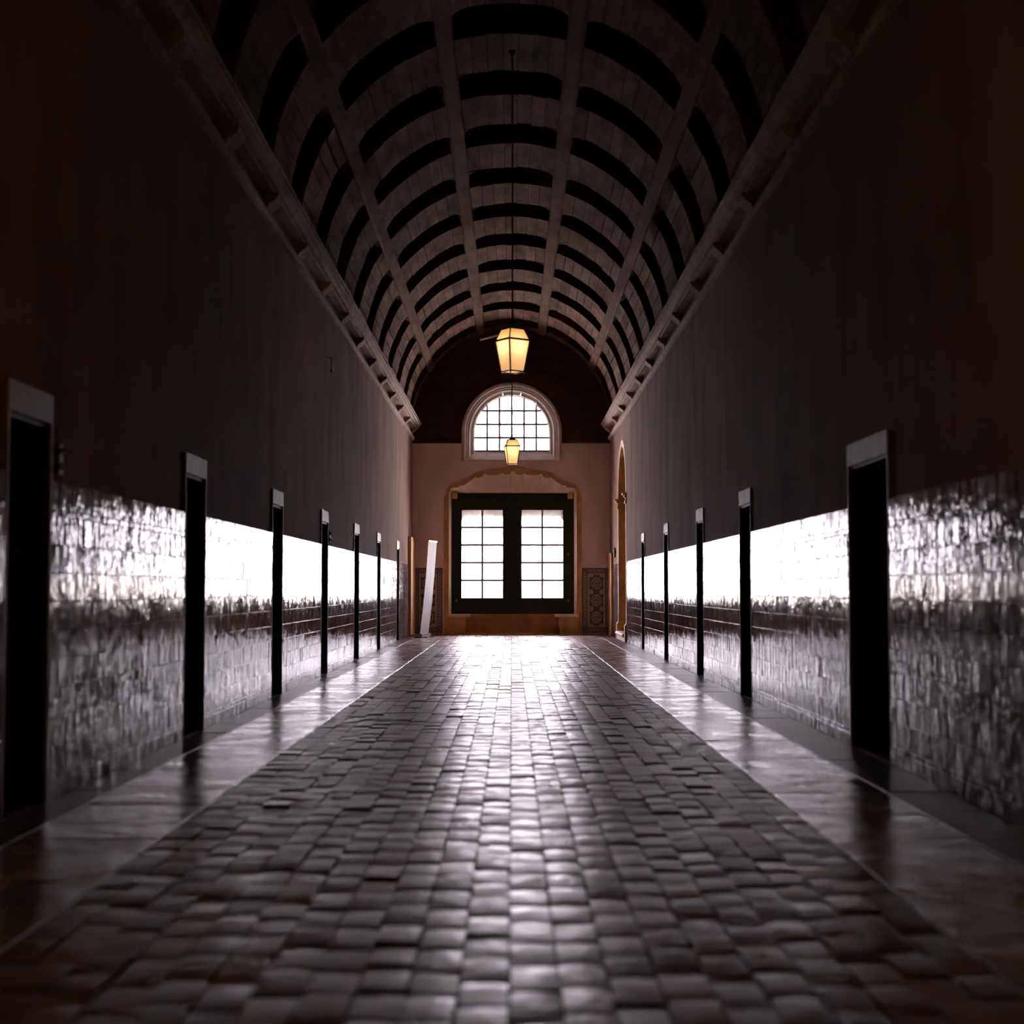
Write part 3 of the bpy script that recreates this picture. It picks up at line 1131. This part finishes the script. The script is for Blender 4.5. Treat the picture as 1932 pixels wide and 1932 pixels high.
# ------------------------------------------------------------------ stone arch in the right wall
archo = empty('door_20', (XR, (ARCH_Y0 + ARCH_Y1) / 2, 0))
tag(archo, 'tall ochre stone archway in the right wall beside the end wall', 'archway', kind='structure')
ac = (ARCH_Y0 + ARCH_Y1) / 2
for sgn, y in ((-1, ARCH_Y0), (1, ARCH_Y1)):
    yl = y - ac
    ins = -sgn                               # towards the opening
    mb = MB()
    mb.box(-0.012, 0.55, *sorted((yl + sgn * 0.14, yl + ins * 0.03)), 0.42, ARCH_SPR - 0.24)
    mb.build('pilaster', 'ochre', archo)
    mb = MB()
    mb.box(-0.055, 0.56, *sorted((yl + sgn * 0.19, yl + ins * 0.06)), 0.0, 0.36)
    mb.add([(-0.055, yl + sgn * 0.19, 0.36), (-0.055, yl + ins * 0.06, 0.36), (0.56, yl + ins * 0.06, 0.36), (0.56, yl + sgn * 0.19, 0.36),
            (-0.012, yl + sgn * 0.14, 0.42), (-0.012, yl + ins * 0.03, 0.42), (0.56, yl + ins * 0.03, 0.42), (0.56, yl + sgn * 0.14, 0.42)],
           [(0, 1, 5, 4), (1, 2, 6, 5), (3, 0, 4, 7), (4, 5, 6, 7), (2, 3, 7, 6)])
    mb.build('plinth', 'ochre', archo)
    for za, zb, q in ((ARCH_SPR - 0.24, ARCH_SPR - 0.20, 0.03), (ARCH_SPR - 0.20, ARCH_SPR - 0.10, 0.015), (ARCH_SPR - 0.10, ARCH_SPR - 0.05, 0.05),
                      (ARCH_SPR - 0.05, ARCH_SPR, 0.085)):
        mb = MB()
        mb.box(-0.012 - q, 0.55, *sorted((yl + sgn * (0.14 + q), yl + ins * (0.03 + q))), za, zb)
        mb.build('capital_moulding', 'ochre', archo)
for i in range(9):
    a0, a1 = math.pi * i / 9 + 0.002, math.pi * (i + 1) / 9 - 0.002
    rows = []
    for j in range(5):
        a = a0 + (a1 - a0) * j / 4
        rows.append([(x, r * math.cos(a), ARCH_SPR + r * math.sin(a)) for x, r in
                     ((-0.012, ARCH_R + 0.13), (-0.012, ARCH_R - 0.03), (0.55, ARCH_R - 0.03), (0.55, ARCH_R + 0.13))])
    mb = MB()
    mb.sweep(rows, closed=True)
    mb.add(rows[0] + rows[-1], [(0, 1, 2, 3), (4, 5, 6, 7)])
    mb.build('voussoir', 'ochre', archo)
mb = MB()
prn = [(-0.05, 0.0), (-0.05, 0.10), (-0.09, 0.115), (-0.105, 0.145), (-0.09, 0.175), (-0.05, 0.185), (0.6, 0.185), (0.6, 0.0)]
w_ = ARCH_R - 0.07
mb.sweep([[(x, y, zz) for x, zz in prn] for y in (-w_, w_)], closed=True)
mb.add([(x, -w_, zz) for x, zz in prn], [tuple(range(8))])
mb.add([(x, w_, zz) for x, zz in prn], [tuple(range(8))])
mb.build('raised_threshold', 'white_stone', archo)
mb = MB()
mb.box(0.56, 0.62, -ARCH_R - 0.1, ARCH_R + 0.1, 0.0, ARCH_SPR + ARCH_R + 0.1)
mb.build('closing_panel', 'door_wood', archo)

# ochre jambs where the side walls meet the end wall
for nn, (xa, xb, ya, h) in ((5, (XR - 0.062, XR - 0.0005, 38.0, 2.13)), (6, (XL + 0.0005, XL + 0.085, 37.6, 2.52))):
    c = empty('trim_%d' % nn, ((xa + xb) / 2, (ya + YE) / 2, 0))
    hx, hy = (xb - xa) / 2, (YE - 0.09 - ya) / 2
    mb = MB()
    mb.box(-hx, hx, -hy, hy, 0, h - 0.1)
    mb.build('shaft', 'ochre', c)
    mb = MB()
    mb.box(-hx, hx, -hy - 0.012, hy, h - 0.1, h)
    mb.build('cap', 'ochre', c)
    if nn == 6:
        mb = MB()
        mb.box(-hx, hx + 0.34, -hy - 0.16, -hy - 0.014, 0.0, 0.05)
        mb.build('base_step', 'ochre', c)
    tag(c, 'narrow ochre stone jamb in the far %s corner' % ('right' if nn == 5 else 'left'), 'jamb', kind='structure')

# ------------------------------------------------------------------ lanterns
def make_lantern(loc, rz, rod_top, pane='pane'):
    L = empty('hanging_lantern', loc, rz)
    H1, H2 = 0.40, 0.545                      # rim and top above the bottom
    a0, a1, a2 = 0.105, 0.158, 0.105          # half widths at bottom, rim, top
    cn = [(-1, -1), (1, -1), (1, 1), (-1, 1)]
    fr = MB()
    for cx_, cy_ in cn:
        fr.bar((cx_ * a0, cy_ * a0, 0), (cx_ * a1, cy_ * a1, H1), 0.014)
        fr.bar((cx_ * a1, cy_ * a1, H1), (cx_ * a2, cy_ * a2, H2), 0.013)
    for a, zz, w in ((a0, 0.0, 0.016), (a1, H1, 0.022), (a2, H2, 0.016)):
        for i in range(4):
            p, q = cn[i], cn[(i + 1) % 4]
            fr.bar((p[0] * a, p[1] * a, zz), (q[0] * a, q[1] * a, zz), w)
    for cx_, cy_ in cn:
        fr.tube((cx_ * a0, cy_ * a0, -0.03), (cx_ * a0, cy_ * a0, 0), 0.009)
    fr.build('frame', 'metal', L)
    for i in range(4):
        p, q = cn[i], cn[(i + 1) % 4]
        mb = MB()
        mb.add([(p[0] * a0 * .97, p[1] * a0 * .97, 0.005), (q[0] * a0 * .97, q[1] * a0 * .97, 0.005), (q[0] * a1 * .97, q[1] * a1 * .97, H1), (p[0] * a1 * .97, p[1] * a1 * .97, H1)],
               [(0, 1, 2, 3)])
        mb.build('pane', pane, L)
        mb = MB()
        mb.add([(p[0] * a1 * .97, p[1] * a1 * .97, H1), (q[0] * a1 * .97, q[1] * a1 * .97, H1), (q[0] * a2 * .97, q[1] * a2 * .97, H2), (p[0] * a2 * .97, p[1] * a2 * .97, H2)],
               [(0, 1, 2, 3)])
        mb.build('hood_pane', 'hood', L)
    mb = MB()
    mb.add([(cx_ * a0 * .95, cy_ * a0 * .95, 0.004) for cx_, cy_ in cn], [(0, 1, 2, 3)])
    mb.build('bottom_pane', pane, L)
    mb = MB()
    mb.add([(cx_ * a2, cy_ * a2, H2) for cx_, cy_ in cn] + [(cx_ * 0.03, cy_ * 0.03, H2 + 0.045) for cx_, cy_ in cn],
           [(0, 1, 2, 3), (4, 5, 6, 7)] + [(i, (i + 1) % 4, 4 + (i + 1) % 4, 4 + i) for i in range(4)])
    mb.build('cap', 'metal', L)
    mb = MB()
    mb.ball((0, 0, 0.335), 0.038, sz=1.25)
    mb.build('bulb', 'bulb', L, smooth=True)
    mb = MB()
    mb.tube((0, 0, 0.375), (0, 0, H2), 0.016)
    mb.build('socket', 'metal', L, smooth=True)
    mb = MB()
    zt = rod_top - loc[2]
    mb.tube((0, 0, H2 + 0.04), (0, 0, zt), 0.011)
    for f_ in (0.02, 0.52):
        mb.ball((0, 0, H2 + 0.09 + f_), 0.025)
    mb.tube((0, 0, zt - 0.06), (0, 0, zt), 0.02, r2=0.06)
    mb.build('hanging_rod', 'metal', L, smooth=True)
    return L


CROWN = ZS + R
p1, p2 = P(967, 706, 18.8), P(966, 878, 33.5)
l1 = make_lantern((p1.x, 18.8, p1.z + 0.03), D(35), CROWN + 0.0)
tag(l1, 'larger-looking lit iron lantern hanging in front of the dark vault end', 'lantern', 'lanterns hung along the vault')
l2 = make_lantern((p2.x, 33.5, p2.z + 0.03), D(9), CROWN + 0.42)
tag(l2, 'smaller-looking lit iron lantern hanging before the arched window sill', 'lantern', 'lanterns hung along the vault')
fill_lantern = make_lantern((0, 4.1, p1.z + 0.03), D(20), CROWN + 0.0, 'fill_pane')  # added unseen lamp, lifts the dark near walls with warm light
tag(fill_lantern, 'added lantern above the camera, out of frame, warm fill for the near walls', 'lantern', 'lanterns hung along the vault')

# ------------------------------------------------------------------ roll-up banner
bc = Vector((-2.17, 36.8, 0))
dirv = Vector((-0.17, -0.80, 0))
ban = empty('roll_up_banner', bc)
tag(ban, 'pale roll-up banner stand seen edge-on beside the left tile panel', 'banner')
mb = MB()
d = dirv.normalized()
nrm = Vector((-d.y, d.x, 0))
A, B = -dirv / 2, dirv / 2
mb.bar(A * 1.04 + Vector((0, 0, 0.05)), B * 1.04 + Vector((0, 0, 0.05)), 0.11, 0.10)
mb.build('cassette', 'steel', ban)
for e in (A * 0.8, B * 0.8):
    mb = MB()
    mb.bar(e + Vector((-0.17, 0, 0.012)), e + Vector((0.17, 0, 0.012)), 0.05, 0.022)
    mb.build('foot', 'steel', ban)
m, nt, b = new_mat('banner_print')
N, Lk = nt.nodes, nt.links
tc = N.new('ShaderNodeTexCoord')
nz = N.new('ShaderNodeTexNoise')
nz.inputs['Scale'].default_value = 3.0
nz.inputs['Detail'].default_value = 1.0
Lk.new(tc.outputs['Generated'], nz.inputs['Vector'])
rp = N.new('ShaderNodeValToRGB')
els = rp.color_ramp.elements
els[0].position, els[0].color = 0.32, (0.34, 0.38, 0.42, 1)
els[1].position, els[1].color = 0.72, (0.46, 0.30, 0.26, 1)
for pos, c in ((0.42, (0.42, 0.42, 0.44, 1)), (0.60, (0.44, 0.43, 0.44, 1))):
    e_ = els.new(pos)
    e_.color = c
Lk.new(nz.outputs['Fac'], rp.inputs['Fac'])
Lk.new(rp.outputs['Color'], b.inputs['Base Color'])
b.inputs['Roughness'].default_value = 0.7
b.inputs['Specular IOR Level'].default_value = 0.2
M['banner'] = m
top = Vector((0.20, 0, 2.37))
rows0, rows1 = [], []
for i in range(13):
    t = i / 12
    off = Vector((0.02 * math.sin(math.pi * t), 0, 0))
    c = Vector((0, 0, 0.09)).lerp(top, t) + off
    rows0.append([c + A * 0.97, c + B * 0.97])
    rows1.append([c + A * 0.97 - nrm * 0.004, c + B * 0.97 - nrm * 0.004])
mb = MB()
mb.sweep(rows0)
mb.sweep(rows1)
mb.sweep([[r[0] for r in rows0], [r[0] for r in rows1]])
mb.sweep([[r[1] for r in rows0], [r[1] for r in rows1]])
mb.build('printed_sheet', 'banner', ban)
mb = MB()
mb.bar(top + A + Vector((0, 0, 0.005)), top + B + Vector((0, 0, 0.005)), 0.03, 0.035)
mb.build('top_rail', 'steel', ban)
mb = MB()
mb.tube((-0.035, 0, 0.08), (0.15, 0, 2.36), 0.011)
mb.build('support_pole', 'steel', ban, smooth=True)

# ------------------------------------------------------------------ small wall fittings
def switch(X, sgn, y, zz, label):
    s = empty('wall_switch', (X, y, zz))
    tag(s, label, 'switch', 'porcelain switches beside the doors')
    mb = MB()
    mb.box(*sorted((0, sgn * 0.014)), -0.035, 0.035, -0.09, 0.09)
    mb.build('back_plate', 'door_wood', s)
    for dz in (-0.045, 0.045):
        mb = MB()
        mb.ball((sgn * 0.024, 0, dz), 0.021, sz=1.0)
        mb.build('button', 'porcelain', s, smooth=True)
    return s


switch(XL, 1, 8.62, 1.955, 'small white two-button switch beyond the nearest left door')
switch(XL, 1, 21.42, 1.955, 'small white two-button switch beyond the fourth left door')
hk = empty('wall_hook', (XL, 21.06, 4.36))
tag(hk, 'thin pale hook and wire high on the left plaster wall', 'hook')
mb = MB()
mb.tube((0, 0, 0.14), (0.06, 0, 0.14), 0.008)
mb.tube((0.06, 0, 0.14), (0.06, 0, -0.04), 0.006)
mb.build('wire', 'porcelain', hk)
mb = MB()
mb.ball((0.06, 0, -0.055), 0.022)
mb.build('insulator', 'porcelain', hk, smooth=True)
sg = empty('wall_box', (XR, 37.15, 1.98))
tag(sg, 'small dark box bracketed on the right wall past the arch', 'wall box')
mb = MB()
mb.box(-0.05, -0.012, -0.05, 0.05, 0, 0.25)
mb.build('box', 'metal', sg)
mb = MB()
mb.box(-0.012, 0, -0.03, 0.03, 0.05, 0.20)
mb.build('bracket', 'metal', sg)
la = P(906, 641, 37.6)
lb = P(942, 632, 37.6)
mb = MB()
lc = (la + lb) / 2
bt = empty('loose_batten', lc)
mb.bar(la - lc, lb - lc, 0.035, 0.04)
mb.build('batten', 'white_stone', bt)
mb = MB()
mb.tube((0.1, 0, 0.03), (0.1, 0, 0.30), 0.008)
mb.build('hanger', 'metal', bt)
tag(bt, 'short pale batten hung under the vault behind the nearer lantern', 'batten')

# ------------------------------------------------------------------ outside
mb = MB()
nx, ny = 40, 30
rows = []
for j in range(ny + 1):
    y = YE + 3 + (j / ny) ** 2 * 900
    row = []
    for i in range(nx + 1):
        x = -700 + 1400 * i / nx
        h = -7 + max(0, (y - 250)) * 0.018 + 4 * math.sin(x * 0.012 + 1) * min(1, y / 300) + 3 * math.sin(x * 0.03 + y * 0.02) * min(1, y / 500)
        row.append((x, y, h))
    rows.append(row)
mb.sweep(rows)
land = mb.build('hillside', 'land', smooth=True)
tag(land, 'pale hazy hillside outside the large window', 'hillside', kind='structure')
